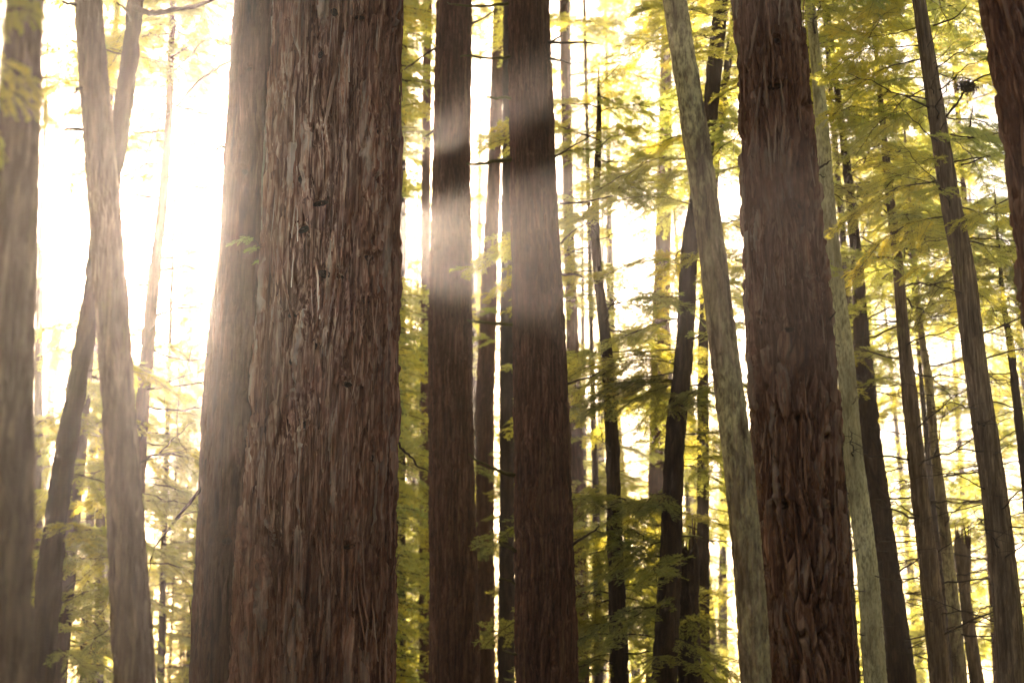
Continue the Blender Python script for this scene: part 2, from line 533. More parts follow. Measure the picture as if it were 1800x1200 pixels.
def trunk_mesh(T, bark, nseg, row, seed, dents=(), amp=1.0, jag=0.0, coarse=0.22):
    sw, sl, fd, ps, fr = BARK[bark]
    fd, ps, fr = fd * amp, ps * amp, fr * amp
    lo, hi = max(T.zlo - 1.0, T.z[0] + 0.05), min(T.zhi + 1.0, T.top)
    zz = np.concatenate([np.arange(T.z[0], lo, coarse), np.arange(lo, hi, row), np.arange(hi, T.top, coarse), [T.top]])
    zz = np.unique(np.round(zz, 4))
    th = np.arange(nseg) * 2 * np.pi / nseg
    Zg, Tg = np.meshgrid(zz, th, indexing='ij')
    cc, rr = T.c(zz), T.rad(zz)
    rmean = float(np.median(T.rad(np.linspace(T.zlo, T.zhi, 20))))
    circ = 2 * np.pi * rmean
    nu = max(6, int(round(circ / sw)))
    U = Tg / (2 * np.pi) * nu
    V = Zg / sl
    # strips that weave and split
    n4 = max(3, nu // 4)
    wu = (vnoise(U * n4 / nu, V * 0.9, n4, seed) - 0.5) * 2.6 + (vnoise(U, V * 1.7, nu, seed + 1) - 0.5) * 0.9
    f1, f2, idn, tilt = worley(U + wu, V + (vnoise(U, V, nu, seed + 2) - 0.5) * 0.8, nu, seed + 3)
    ridge = sstep(0.0, 0.26, f2 - f1)
    f1b, f2b, idb, tb = worley((U + wu) * 2, V * 1.4, nu * 2, seed + 4)
    ridge2 = sstep(0.0, 0.35, f2b - f1b)
    fine = vnoise((U + wu * 0.6) * 6, V * 4, nu * 6, seed + 5)
    fine2 = vnoise((U + wu * 0.6) * 11, V * 11, nu * 11, seed + 8)
    big = vnoise(U * n4 / nu, V * 0.22, n4, seed + 6)
    side = vnoise(Tg / (2 * np.pi) * 3, V * 0.12, 3, seed + 9)
    k = 0.55 + 0.9 * side
    h = (fd * (ridge - 0.8) * k + ps * (idn - 0.5) * ridge * k + ps * 0.55 * tilt * ridge * k * (idn - 0.2)
         + fd * 0.5 * (ridge2 - 0.7) + ps * 0.5 * (idb - 0.5) * ridge2 + fr * (fine - 0.5) * 1.3 + fr * 0.7 * (fine2 - 0.5)
         + 0.10 * rmean * (big - 0.5))
    h *= np.clip(rr / rmean, 0.15, 1.3)[:, None]
    # flutes near the ground
    fl = np.clip((1.6 - zz) / 2.0, 0, 1)[:, None]
    h += fl * rr[:, None] * 0.12 * (vnoise(U * 7 / nu, V * 0.15, 7, seed + 11) - 0.5) * 2
    for (tz, tth, wd, ht, dp) in dents:
        dth = (Tg - tth + np.pi) % (2 * np.pi) - np.pi
        du = dth * rmean
        dv = Zg - tz
        e = np.sqrt((du / wd) ** 2 + (dv / ht) ** 2)
        h += -dp * np.exp(-e ** 2 * 1.6) + 0.55 * dp * np.exp(-((e - 1.45) / 0.45) ** 2) * (dv > -ht * 0.3)
    Rg = rr[:, None] + h
    X = cc[:, 0][:, None] + Rg * np.cos(Tg)
    Yv = cc[:, 1][:, None] + Rg * np.sin(Tg)
    if jag > 0:
        top = T.top - jag * vnoise(U * 9 / nu, V * 0, 9, seed + 20) - 0.4 * jag * vnoise(U * 23 / nu, V * 0, 23, seed + 21)
        Zg = np.minimum(Zg, top)
    v = np.stack([X - T.base[0], Yv - T.base[1], Zg - T.base[2]], -1).reshape(-1, 3)
    n = len(zz)
    i = np.arange(n - 1)[:, None] * nseg
    j = np.arange(nseg)[None, :]
    j2 = (j + 1) % nseg
    q = np.stack([i + j, i + j2, i + nseg + j2, i + nseg + j], -1).reshape(-1, 4)
    # top cap as a fan of quads onto a centre point
    ci = len(v)
    ctr = np.array([[cc[-1, 0] - T.base[0], 0, T.top - T.base[2] - jag * 0.9]])
    v = np.concatenate([v, ctr])
    last = (n - 1) * nseg
    jj = np.arange(0, nseg - 1, 2)
    cap = np.stack([last + jj, last + jj + 1, last + (jj + 2) % nseg, np.full(len(jj), ci)], -1)
    q = np.concatenate([q, cap])
    plate = np.concatenate([(0.65 * idn + 0.35 * idb).ravel(), [0.5]])
    return mesh('trunk', v, q, M[bark], attrs={'plate': plate})

rnd = np.random.default_rng(11)
TREES = {}
def tree(key, label, pts, Y, bark, nseg=32, row=0.05, boughs=(), dead=(), height=None, apex=False, name='redwood_tree',
         cat='tree', dents=(), amp=1.0, jag=0.0, group=None):
    """boughs: (photo rows from, to, count, length, leaf tone); dead: (from, to, count, length)"""
    T = Trunk(pts, Y, height, apex)
    root = thing(name, label, cat, tuple(T.base), group)
    T.root = root
    T.bark = bark
    dn = []
    for (px, py, wd, ht, dp) in dents:
        z = float(at(px, py, Y - float(T.rad(T.z_at(py))))[0][2])
        c0, r0 = T.c(z), float(T.rad(z))
        x = at(px, py, Y - 0.8 * r0)[0][0]
        s_ = np.clip((x - c0[0]) / r0, -0.97, 0.97)
        dn.append((z, 1.5 * math.pi + math.asin(s_), wd, ht, dp))
    T.dents = dn
    obj('trunk', trunk_mesh(T, bark, nseg, row, int(abs(hash_(key))) % 9973, dn, amp, jag), root)
    for spec in boughs:
        y0, y1, cnt, ln, tone = spec[:5]
        az = spec[5] if len(spec) > 5 else None
        za, zb_ = sorted((T.z_at(y0), T.z_at(y1)))
        zb_ = min(zb_, T.top - 0.05)
        cnt = int(cnt * 1.6)
        for i in range(cnt):
            z = za + (zb_ - za) * (i + rnd.uniform(0, 1)) / cnt
            a = rnd.uniform(0, 2 * math.pi) if az is None else R_(rnd.uniform(*az))
            add_bough(T, z, a, rnd.uniform(-0.25, 0.15), ln * rnd.uniform(0.65, 1.3), tone)
    for spec in dead:
        y0, y1, cnt, ln = spec[:4]
        cnt = int(cnt * 1.5)
        za, zb_ = sorted((T.z_at(y0), T.z_at(y1)))
        zb_ = min(zb_, T.top - 0.05)
        for i in range(cnt):
            z = za + (zb_ - za) * (i + rnd.uniform(0, 1)) / cnt
            add_dead(T, z, rnd.uniform(0, 2 * math.pi), rnd.uniform(-0.3, 0.2), ln * rnd.uniform(0.4, 1.4))
    TREES[key] = T
    return T

def hash_(s):
    h = 7
    for ch in s:
        h = h * 131 + ord(ch)
    return h

def foot(T, z, a, sink=0.75):
    c0, r0 = T.c(z), float(T.rad(z))
    p = c0 + r0 * sink * np.array([math.cos(a), math.sin(a), 0])
    return tuple(p - T.base)

def add_bough(T, z, a, tilt, ln, tone):
    k = rnd.integers(0, 8)
    rot = (rnd.uniform(-0.35, 0.35), -tilt, a)
    w = obj('branch', BW[k], T.root, foot(T, z, a), rot, ln / 2.0)
    obj('foliage', LEAF[tone][k], w)
    return w

def add_dead(T, z, a, tilt, ln, mossy=False):
    pool = DEADM if mossy else DEAD
    return obj('dead_branch', pool[rnd.integers(0, len(pool))], T.root, foot(T, z, a),
               (rnd.uniform(-0.6, 0.6), -tilt, a), (ln / 1.6, ln / 1.6, ln / 1.6))

def traced_branch(T, pix, r0, r1, mat='twig', depth=None, name='dead_branch', dy=0.0, k=7):
    """branch through traced pixels, first one on the trunk; dy = how far its tip comes forward"""
    n = len(pix)
    P = []
    for i, (px, py) in enumerate(pix):
        Yi = (depth or T.Y) - dy * i / (n - 1)
        P.append(at(px, py, Yi)[0])
    P = np.array(P)
    s = np.linspace(0, n - 1, 5 * n)
    if n > 2:
        pts = np.stack([hermite(np.arange(n), P[:, q], s) for q in range(3)], -1)
    else:
        pts = P[0] + (P[1] - P[0]) * s[:, None]
    ln = np.linalg.norm(P[-1] - P[0])
    rr = np.random.default_rng(int(abs(pix[0][0] * 31 + pix[0][1])))
    pts[1:] += np.cumsum(rr.normal(0, 0.0025 + ln * 0.002, pts[1:].shape), 0)
    B = Bag()
    B.add(*tube(pts - T.base, np.linspace(r0, r1, len(pts)) * rr.uniform(0.85, 1.15, len(pts)), k))
    return obj(name, mesh(name, *B.get(), M[mat]), T.root)

# --- the two big stems and the other near trunks
MAIN_KNOTS = [(532, 312), (565, 356), (535, 400), (565, 94), (590, 20), (635, 25), (665, 217), (660, 302), (572, 480),
              (646, 522), (512, 550), (652, 445), (557, 607), (512, 632), (612, 672), (537, 745), (655, 797), (617, 957), (601, 484)]
def kd(lst, seed):
    r = np.random.default_rng(seed)
    return [(x, y, r.uniform(0.035, 0.095), r.uniform(0.03, 0.07), r.uniform(0.03, 0.06)) for x, y in lst]

tree('main', 'broadest redwood trunk with deeply furrowed red-brown bark, left of centre',
     [(597, 0, 220), (586, 300, 229), (578, 600, 238), (568, 800, 250), (551, 1200, 278)], 15.0, 'redwood',
     nseg=350, row=0.013, dents=kd(MAIN_KNOTS, 1), boughs=[(-420, -1500, 10, 3.2, 'g')], height=27)
tree('A', 'big smooth-barked redwood trunk pressed against the left side of the broadest trunk',
     [(463, 0, 98), (455, 250, 112), (443, 600, 130), (426, 900, 146), (412, 1200, 156)], 15.9, 'smooth',
     nseg=200, row=0.022, amp=1.25, dents=kd([(430, 300), (436, 700), (440, 120), (400, 950)], 2),
     boughs=[(-420, -1500, 10, 3.0, 'g')], height=26)
R_KNOTS = [(1365, 70), (1383, 578), (1405, 732), (1440, 1065), (1342, 560), (1360, 150), (1395, 360), (1375, 885)]
tree('R', 'thick redwood trunk with shaggy plated bark, right of centre behind the leaning lichened stem',
     [(1348, 0, 112), (1364, 200, 122), (1382, 500, 135), (1396, 700, 140), (1413, 1000, 148), (1422, 1200, 155)], 13.4,
     'redwood_lich', nseg=260, row=0.016, dents=kd(R_KNOTS, 3), boughs=[(-420, -1500, 10, 3.0, 'g')], height=26)
tree('R7', 'dark trunk cut off by the right edge of the picture, top right corner',
     [(1778, 0, 96), (1802, 125, 104), (1825, 250, 110), (1840, 375, 116), (1857, 490, 120), (1888, 750, 126), (1912, 1000, 130)], 11.0, 'redwood',
     nseg=160, row=0.03, boughs=[(-500, -1500, 8, 2.6, 'g')], height=24)
tree('T1', 'dark trunk cut off by the left picture edge, behind a yellow leafy bough',
     [(45, 0, 66), (35, 200, 74), (16, 600, 92), (4, 900, 104), (-4, 1200, 116)], 6.6, 'grey',
     nseg=140, row=0.02, amp=1.6, boughs=[(-400, -1200, 6, 2.2, 'y')], height=20)
tree('T2', 'grey-brown leaning trunk near the left edge, crossed behind by a thinner slanting stem',
     [(155, 0, 46), (178, 300, 53), (200, 600, 57), (220, 900, 63), (236, 1200, 71)], 9.6, 'grey',
     nseg=120, row=0.02, amp=1.3, boughs=[(-400, -1400, 6, 2.0, 'y')], height=20)
tree('T3', 'thin brown stem slanting up to the right, crossing behind the grey-brown leaning trunk',
     [(240, 0, 29), (215, 200, 31), (178, 420, 32), (148, 600, 34), (100, 900, 41), (70, 1200, 46)], 10.4, 'dark',
     nseg=48, row=0.04, boughs=[(-40, -900, 8, 1.6, 'y'), (-60, 300, 7, 0.42, 'y', (100, 260)), (540, 1150, 4, 0.6, 'y')], dead=[(60, 800, 6, 0.5)], height=18)
tree('L', 'lichen-yellow slender trunk leaning left in front of the shaggy thick redwood',
     [(1186, 0, 42), (1232, 300, 45), (1270, 600, 48), (1296, 800, 51), (1320, 1050, 54), (1329, 1200, 56)], 11.8, 'lichen',
     nseg=120, row=0.018, amp=1.2, boughs=[(-400, -1200, 6, 2.0, 'y')], height=20)
tree('M2', 'dark straight trunk at picture centre with mossy stubs on its left side',
     [(928, 0, 73), (937, 300, 79), (947, 600, 91), (955, 900, 100), (961, 1200, 108)], 20.0, 'brown',
     nseg=160, row=0.025, boughs=[(-150, -1300, 12, 3.0, 'g')], dead=[(60, 1150, 8, 0.4)], height=27)
tree('M1', 'straight brown trunk between the broadest trunk and the mossy-stubbed one, crossed by sunbeams',
     [(798, 0, 62), (794, 300, 66), (792, 600, 74), (795, 900, 80), (798, 1200, 86)], 24.0, 'brown',
     nseg=140, row=0.03, boughs=[(-150, -1300, 12, 3.0, 'g')], dead=[(60, 1150, 8, 0.4)], height=28)

# --- slimmer trees, right side
tree('R1', 'slim pale green lichened trunk just right of the shaggy thick redwood',
     [(1424, 0, 16), (1445, 225, 23), (1457, 375, 26), (1470, 500, 28), (1485, 625, 31), (1500, 800, 34), (1525, 1000, 37), (1538, 1180, 40)],
     19.0, 'pale', nseg=64, row=0.03, boughs=[(260, -700, 18, 1.7, 'y')], dead=[(300, 1150, 16, 0.8)])
tree('R2', 'slim dark brown trunk right beside the pale green lichened one',
     [(1453, 0, 8), (1467, 125, 10), (1482, 240, 13), (1495, 350, 17), (1507, 475, 21), (1514, 590, 27), (1522, 680, 32), (1534, 800, 35), (1556, 950, 38), (1584, 1160, 43)],
     22.0, 'dark', nseg=56, row=0.04, boughs=[(300, -600, 18, 1.9, 'y'), (520, 700, 6, 1.1, 'g')], dead=[(300, 1180, 26, 1.2)])
tree('R2b', 'very thin dark stem squeezed between the pale lichened trunk and its dark neighbour',
     [(1463, 200, 9), (1476, 350, 12), (1491, 520, 14), (1520, 760, 16), (1548, 1030, 18), (1565, 1190, 20)], 27.0, 'dark', nseg=28, row=0.08,
     boughs=[(200, -300, 8, 2.0, 'y')], dead=[(400, 1180, 20, 1.4)])
tree('R3', 'slim brown trunk tapering to a thin top, third stem right of the shaggy redwood',
     [(1538, 60, 6), (1550, 200, 10), (1565, 350, 15), (1577, 450, 18), (1588, 590, 22), (1597, 675, 26), (1615, 850, 31), (1639, 1050, 36), (1653, 1190, 39)],
     20.0, 'grey', nseg=56, row=0.04, boughs=[(40, 480, 22, 1.3, 'y')], dead=[(200, 1180, 36, 1.1)], apex=True)
tree('R4', 'very thin slanting stem with pale lower bark, right of the third slim brown trunk',
     [(1592, 260, 5), (1607, 450, 9), (1620, 590, 12), (1630, 650, 14), (1642, 775, 16), (1657, 900, 19), (1674, 1050, 22), (1688, 1190, 25)],
     23.0, 'lichen', nseg=40, row=0.06, boughs=[(240, 520, 10, 1.4, 'y')], dead=[(400, 1180, 30, 1.1)], apex=True)
tree('R4b', 'thin shadowy stem half hidden between the two thin stems at lower right',
     [(1622, 700, 9), (1636, 850, 13), (1651, 1010, 17), (1666, 1180, 20)], 30.0, 'dark', nseg=28, row=0.08,
     boughs=[(640, 200, 8, 2.0, 'y')], dead=[(650, 1180, 18, 1.4)], height=17)
tree('R5', 'short broken-topped mossy snag at lower right, left of the long grey-green leaning trunk',
     [(1689, 935, 15), (1697, 1050, 20), (1716, 1190, 25)], 26.0, 'grey', nseg=36, row=0.05, dead=[(960, 1190, 14, 1.0)],
     apex=False, height=float(at(1689, 925, 26.0)[0][2]), jag=0.35, name='broken_snag', cat='snag')
tree('R6', 'long grey-green trunk leaning left from the lower right corner, beside a dark hanging clump',
     [(1615, 0, 23), (1635, 125, 28), (1650, 225, 31), (1670, 350, 35), (1694, 475, 38), (1708, 590, 40), (1716, 650, 41), (1745, 850, 44), (1767, 1025, 48), (1781, 1190, 52)],
     17.5, 'grey', nseg=80, row=0.03, boughs=[(10, -700, 10, 1.7, 'y'), (60, 480, 12, 1.0, 'y')], dead=[(20, 1150, 34, 0.9)])
tree('R8', 'thin black stem at the right edge, running off the picture',
     [(1755, 430, 6), (1763, 525, 8), (1776, 610, 12), (1790, 725, 14), (1803, 840, 16), (1818, 1000, 18)], 21.0, 'dark', nseg=32, row=0.08,
     boughs=[(420, 520, 7, 1.1, 'd'), (300, 440, 4, 1.0, 'g')], dead=[(500, 1000, 14, 0.9)], apex=True)
tree('R9', 'dark sliver of trunk showing past the right foot of the shaggy thick redwood',
     [(1462, 640, 14), (1476, 800, 18), (1487, 950, 21), (1499, 1190, 25)], 27.0, 'dark', nseg=32, row=0.08, boughs=[(500, 0, 8, 2.0, 'y')], dead=[(600, 1150, 12, 1.2)])
tree('R10', 'hazy reddish trunk far back, left of the foot of the long grey-green trunk',
     [(1728, 800, 13), (1740, 950, 15), (1751, 1100, 17), (1757, 1190, 18)], 36.0, 'brown', nseg=28, row=0.1, boughs=[(1150, -100, 36, 2.6, 'y')], dead=[(700, 1180, 12, 1.6)])

# --- centre right
tree('B1', 'thin dark leafy young tree right of the mossy-stubbed trunk, its top lost in sprays',
     [(1053, 215, 9), (1050, 300, 12), (1046, 380, 15), (1052, 490, 17), (1063, 580, 19), (1068, 640, 21), (1075, 750, 23), (1080, 900, 26), (1085, 1050, 29), (1090, 1200, 31)],
     22.0, 'dark', nseg=48, row=0.05, boughs=[(160, 420, 11, 1.4, 'y'), (420, 700, 7, 1.4, 'y'), (860, 1250, 20, 1.4, 'd')],
     dead=[(300, 900, 12, 0.9)], apex=True)
tree('B2', 'dark crooked leafy trunk passing behind the lichen-yellow leaning stem',
     [(1268, 0, 24), (1262, 60, 26), (1250, 180, 27), (1235, 300, 28), (1214, 420, 29), (1210, 490, 30), (1203, 620, 32), (1188, 760, 34), (1180, 950, 38), (1168, 1190, 43)],
     20.5, 'dark', nseg=64, row=0.04, boughs=[(-200, 420, 15, 1.5, 'y'), (380, 720, 11, 1.3, 'y'), (640, 720, 6, 0.9, 'd'), (760, 1150, 11, 1.1, 'd')],
     dead=[(100, 1100, 12, 0.8)])
tree('B2b', 'thin dark side stem just right of the crooked leafy trunk near the top',
     [(1290, 20, 12), (1281, 100, 14), (1268, 200, 15), (1256, 300, 16), (1246, 420, 17), (1238, 560, 18), (1236, 800, 20), (1236, 1190, 23)],
     24.5, 'dark', nseg=36, row=0.06, boughs=[(-100, 500, 12, 1.5, 'y'), (600, 1150, 8, 1.4, 'g')])
tree('stump', 'dark jagged broken stump standing right of the crooked leafy trunk',
     [(1209, 955, 30), (1210, 1050, 34), (1212, 1190, 39)], 21.5, 'dark', nseg=60, row=0.03, amp=1.6,
     height=float(at(1209, 930, 21.5)[0][2]), jag=0.3, name='broken_stump', cat='stump')
tree('B3', 'blurred brown trunk close behind the right side of the mossy-stubbed trunk',
     [(1000, 420, 19), (1006, 600, 22), (1012, 800, 25), (1016, 960, 27), (1020, 1190, 30)], 33.0, 'brown', nseg=36, row=0.1, boughs=[(300, -400, 12, 2.4, 'y'), (850, 1150, 6, 1.6, 'g')])
tree('B4', 'pale hazy far trunk deep among the yellow sprays left of the crooked leafy trunk',
     [(1168, 330, 26), (1165, 450, 29), (1160, 620, 31), (1156, 1000, 36)], 38.0, 'brown', nseg=36, row=0.1, boughs=[(300, -200, 14, 2.6, 'y'), (550, 1150, 14, 2.0, 'g')])
tree('B5', 'very thin far stem between the mossy-stubbed trunk and the thin leafy young tree',
     [(1042, 690, 9), (1045, 800, 11), (1048, 920, 13), (1052, 1190, 16)], 33.0, 'dark', nseg=24, row=0.1, boughs=[(640, 1150, 14, 1.7, 'g')], dead=[(700, 1100, 8, 1.0)])

# --- between the central trunks
tree('C1', 'hazy slender trunk in the gap between the two straight central trunks',
     [(878, 0, 20), (868, 300, 23), (858, 550, 29), (853, 700, 32), (852, 900, 33), (853, 1190, 34)], 34.0, 'brown', nseg=44, row=0.07,
     boughs=[(0, -500, 10, 2.4, 'y'), (720, 1150, 7, 1.1, 'd'), (200, 600, 6, 1.0, 'y')])
tree('C2', 'narrow dark trunk hugging the left side of the mossy-stubbed trunk',
     [(893, 0, 16), (892, 300, 19), (891, 600, 23), (891, 900, 27), (890, 1190, 31)], 30.0, 'dark', nseg=44, row=0.07, boughs=[(0, -500, 8, 2.2, 'y'), (600, 800, 3, 0.8, 'y')])
tree('C3', 'faint thin trunk along the left side of the sunbeam-crossed trunk',
     [(752, 0, 14), (749, 300, 16), (747, 700, 18), (746, 1190, 20)], 40.0, 'brown', nseg=28, row=0.1, boughs=[(500, 1150, 10, 2.0, 'g'), (0, -400, 10, 2.6, 'y')], dead=[(300, 1180, 12, 1.2)])
tree('C4', 'thin dark trunk peeking out along the right foot of the broadest trunk',
     [(706, 500, 15), (704, 800, 18), (703, 1000, 20), (702, 1190, 22)], 33.0, 'dark', nseg=32, row=0.1, boughs=[(600, 1180, 16, 1.5, 'g')], dead=[(700, 1180, 8, 0.9)])

# --- left side
tree('T4', 'sun-bleached far slender trunk in the bright gap left of the big pair',
     [(303, 20, 10), (297, 200, 13), (284, 375, 16), (270, 500, 20), (259, 620, 22), (250, 720, 22), (244, 820, 23), (236, 1000, 25), (230, 1190, 26)], 25.0, 'brown', nseg=36, row=0.07,
     boughs=[(140, -300, 34, 1.7, 'y'), (140, 330, 8, 1.1, 'y', (100, 260)), (720, 1100, 14, 1.5, 'g')], dead=[(100, 900, 26, 1.6)])
tree('T5', 'dark slanting trunk at lower left, half behind the thin slanting brown stem',
     [(156, 600, 21), (146, 720, 24), (132, 850, 29), (107, 1100, 36), (99, 1190, 38)], 26.0, 'dark', nseg=40, row=0.06,
     boughs=[(560, 1180, 24, 1.5, 'y')], dead=[(700, 1180, 12, 1.1)], height=15)
tree('T6', 'thin dark stem low on the left, just left of the grey-brown leaning trunk',
     [(186, 640, 12), (178, 850, 15), (172, 1190, 19)], 33.0, 'dark', nseg=28, row=0.08, boughs=[(560, 1180, 12, 1.6, 'g')], dead=[(650, 1180, 24, 1.2)], height=16)
tree('T7', 'thin dark leafy stem beside the left-edge trunk, low in the picture',
     [(70, 520, 12), (67, 700, 15), (64, 900, 18), (60, 1190, 21)], 30.0, 'dark', nseg=28, row=0.08, boughs=[(430, 1180, 18, 1.5, 'y')], height=15)
tree('T8', 'small far trunk between the grey-brown leaning trunk and the big pair, at the bottom',
     [(288, 960, 11), (286, 1050, 12), (283, 1190, 14)], 40.0, 'dark', nseg=24, row=0.1, boughs=[(650, 1180, 26, 2.0, 'y')], dead=[(800, 1180, 16, 1.6)], height=17)
tree('T9', 'reddish sliver of trunk showing along the left foot of the big pair',
     [(378, 560, 18), (371, 640, 20), (362, 850, 25), (350, 1190, 32)], 22.0, 'brown', nseg=40, row=0.06, dead=[(640, 1180, 6, 0.6)], apex=True)
tree('T10', 'faint dark trunk behind the slanting trunk in the lower left corner',
     [(156, 980, 16), (152, 1100, 18), (149, 1190, 20)], 37.0, 'dark', nseg=24, row=0.1, boughs=[(700, 1180, 14, 1.8, 'g')], height=16)

# ------------------------------------------------------------------ knots and loose bark on the near trunks
def knot_mesh(seed):
    r = np.random.default_rng(seed)
    k = 14
    th = np.arange(k) * 2 * np.pi / k
    rings = []
    for rr_, dd in ((1.25, -0.25), (1.08, 0.18), (0.9, 0.16), (0.72, -0.25), (0.35, -0.5), (0.05, -0.6)):
        w = 1 + 0.12 * np.sin(2 * th + seed) + r.normal(0, 0.04, k)
        rings.append(np.stack([rr_ * w * np.cos(th), np.full(k, dd) + r.normal(0, 0.04, k), 0.55 * rr_ * w * np.sin(th) + 0.12 * dd], -1))
    v = np.concatenate(rings)
    i = np.arange(len(rings) - 1)[:, None] * k
    j = np.arange(k)[None, :]
    j2 = (j + 1) % k
    q = np.stack([i + j, i + j2, i + k + j2, i + k + j], -1).reshape(-1, 4)
    return mesh('knot', v, q, M['knot'], attrs={'plate': r.random(len(v))})
KN = [knot_mesh(s) for s in range(4)]
for key in ('main', 'A', 'R'):
    T = TREES[key]
    for i, (z, th, wd, ht, dp) in enumerate(T.dents):
        c0, r0 = T.c(z), float(T.rad(z))
        d = np.array([math.cos(th), math.sin(th), 0])
        p = c0 + d * (r0 - dp * 0.45) - T.base
        obj('knot', KN[i % 4], T.root, tuple(p), (0, rnd.uniform(-0.3, 0.3), th - math.pi / 2), (wd * 0.55, wd * 0.5, ht * 0.9))

def strip_mesh(seed, mat):
    r = np.random.default_rng(seed)
    n = 8
    s = np.linspace(0, 1, n)
    ln, w = r.uniform(0.2, 0.75), r.uniform(0.006, 0.018)
    wd = w * (0.35 + 0.65 * np.sin(np.pi * (0.1 + 0.8 * s)) ** 0.7) * r.uniform(0.8, 1.2, n)
    lift = 0.006 + r.uniform(0.010, 0.04) * s ** 3
    cx = np.cumsum(r.normal(0, 0.004, n)) + r.uniform(-0.05, 0.05) * s
    v, th_ = [], 0.004
    for i in range(n):
        for sx, sy in ((-1, 0), (0, 0.35), (1, 0), (0, -0.6)):
            v.append((cx[i] + sx * wd[i], lift[i] + sy * th_ * 2, (s[i] - 0.2) * -ln if seed % 3 else (s[i] - 0.2) * ln))
    i = np.arange(n - 1)[:, None] * 4
    j = np.arange(4)[None, :]
    j2 = (j + 1) % 4
    q = np.stack([i + j, i + j2, i + 4 + j2, i + 4 + j], -1).reshape(-1, 4)
    return mesh('bark_strip', np.array(v), q, mat, attrs={'plate': np.full(len(v), r.uniform(0.3, 1.0))})
for key, cnt in (('main', 230), ('R', 130), ('A', 40), ('R7', 30)):
    T = TREES[key]
    SM = [strip_mesh(70 + s, M[T.bark]) for s in range(12)]
    for i in range(cnt):
        z = rnd.uniform(T.zlo - 0.3, T.zhi + 0.3)
        th = rnd.uniform(math.pi * 0.95, math.pi * 2.05)
        r0 = float(T.rad(z))
        z2 = z + 0.3
        d = np.array([math.cos(th), math.sin(th), 0])
        p = T.c(z) + d * (r0 + 0.004) - T.base
        slope = (T.c(z2)[0] - T.c(z)[0]) / 0.3
        obj('bark_strip', SM[rnd.integers(0, 12)], T.root, tuple(p), (0, math.atan(slope) * abs(math.sin(th)) + rnd.uniform(-0.12, 0.12), th - math.pi / 2), rnd.uniform(0.7, 1.2))

# torn splinters on the broken tops
for key, cnt in (('stump', 11), ('R5', 8)):
    T = TREES[key]
    for i in range(cnt):
        th = rnd.uniform(0, 2 * math.pi)
        z0 = T.top - 0.35
        r0 = float(T.rad(z0)) * rnd.uniform(0.35, 0.92)
        p0 = T.c(z0) + np.array([math.cos(th) * r0, math.sin(th) * r0, 0])
        hh = rnd.uniform(0.25, 0.62)
        k = np.linspace(0, 1, 5)[:, None]
        pts = p0 + np.array([rnd.normal(0, 0.03), rnd.normal(0, 0.03), hh]) * k - T.base
        obj('splinter', mesh('splinter', *tube(pts, np.array([0.03, 0.026, 0.018, 0.010, 0.002]) * rnd.uniform(0.6, 1.2), 4), M['brown' if i % 3 else 'sapwood'], smooth=False), T.root)

# ------------------------------------------------------------------ branches that can be picked out in the photograph
T = TREES['M2']
for pix, r0, r1 in [([(902, 279), (865, 283), (838, 291), (816, 290)], 0.030, 0.012), ([(903, 571), (870, 568), (838, 563), (824, 557)], 0.026, 0.010),
                    ([(908, 834), (878, 826), (848, 812), (824, 796)], 0.026, 0.008), ([(900, 99), (880, 101), (835, 97), (812, 94)], 0.024, 0.008),
                    ([(900, 174), (878, 171), (858, 168)], 0.020, 0.010), ([(908, 970), (886, 960), (872, 954)], 0.022, 0.010),
                    ([(908, 1150), (895, 1142), (886, 1136)], 0.016, 0.006), ([(900, 5), (850, 12), (800, 9), (784, 6)], 0.022, 0.007),
                    ([(905, 1025), (890, 1018), (878, 1022)], 0.012, 0.005)]:
    traced_branch(T, pix, r0, r1, 'moss', dy=1.2, name='mossy_branch')
for pix, r0, r1 in [([(960, 75), (978, 68), (992, 62)], 0.020, 0.008), ([(960, 77), (1010, 76), (1052, 77)], 0.020, 0.007), ([(962, 103), (985, 106), (1010, 113)], 0.020, 0.006),
                    ([(1000, 960), (1025, 945), (1050, 926)], 0.022, 0.007), ([(985, 427), (1000, 415), (1016, 402)], 0.014, 0.005),
                    ([(990, 482), (1015, 482), (1030, 486)], 0.018, 0.007), ([(985, 357), (1030, 357), (1075, 345)], 0.016, 0.006),
                    ([(992, 675), (1030, 665), (1060, 650)], 0.016, 0.005), ([(975, 275), (1010, 255), (1045, 232)], 0.014, 0.005)]:
    traced_branch(T, pix, r0, r1, 'twig', dy=0.8)
T = TREES['A']
traced_branch(T, [(412, 106), (378, 124), (340, 150), (318, 182), (267, 219)], 0.016, 0.005, dy=0.3)
traced_branch(T, [(268, 219), (266, 240), (254, 270)], 0.006, 0.003, depth=15.45)
traced_branch(T, [(400, 262), (388, 256), (378, 262), (368, 260)], 0.016, 0.006, dy=0.3)
for yy in (78, 145, 160):
    traced_branch(T, [(414, yy), (402, yy + 1), (396, yy - 2)], 0.010, 0.005, dy=0.1)
# pale torn strip of sapwood down the seam between the two stems
for pix, r0, r1 in (([(487, -20), (484, 70), (479, 160), (474, 240), (469, 330), (464, 410)], 0.020, 0.008), ([(461, 480), (458, 560), (455, 640), (449, 760), (446, 850)], 0.010, 0.006),
                    ([(478, 30), (476, 110), (471, 200)], 0.009, 0.005)):
    traced_branch(T, pix, r0, r1, 'sapwood', depth=15.42, name='torn_strip', k=6)
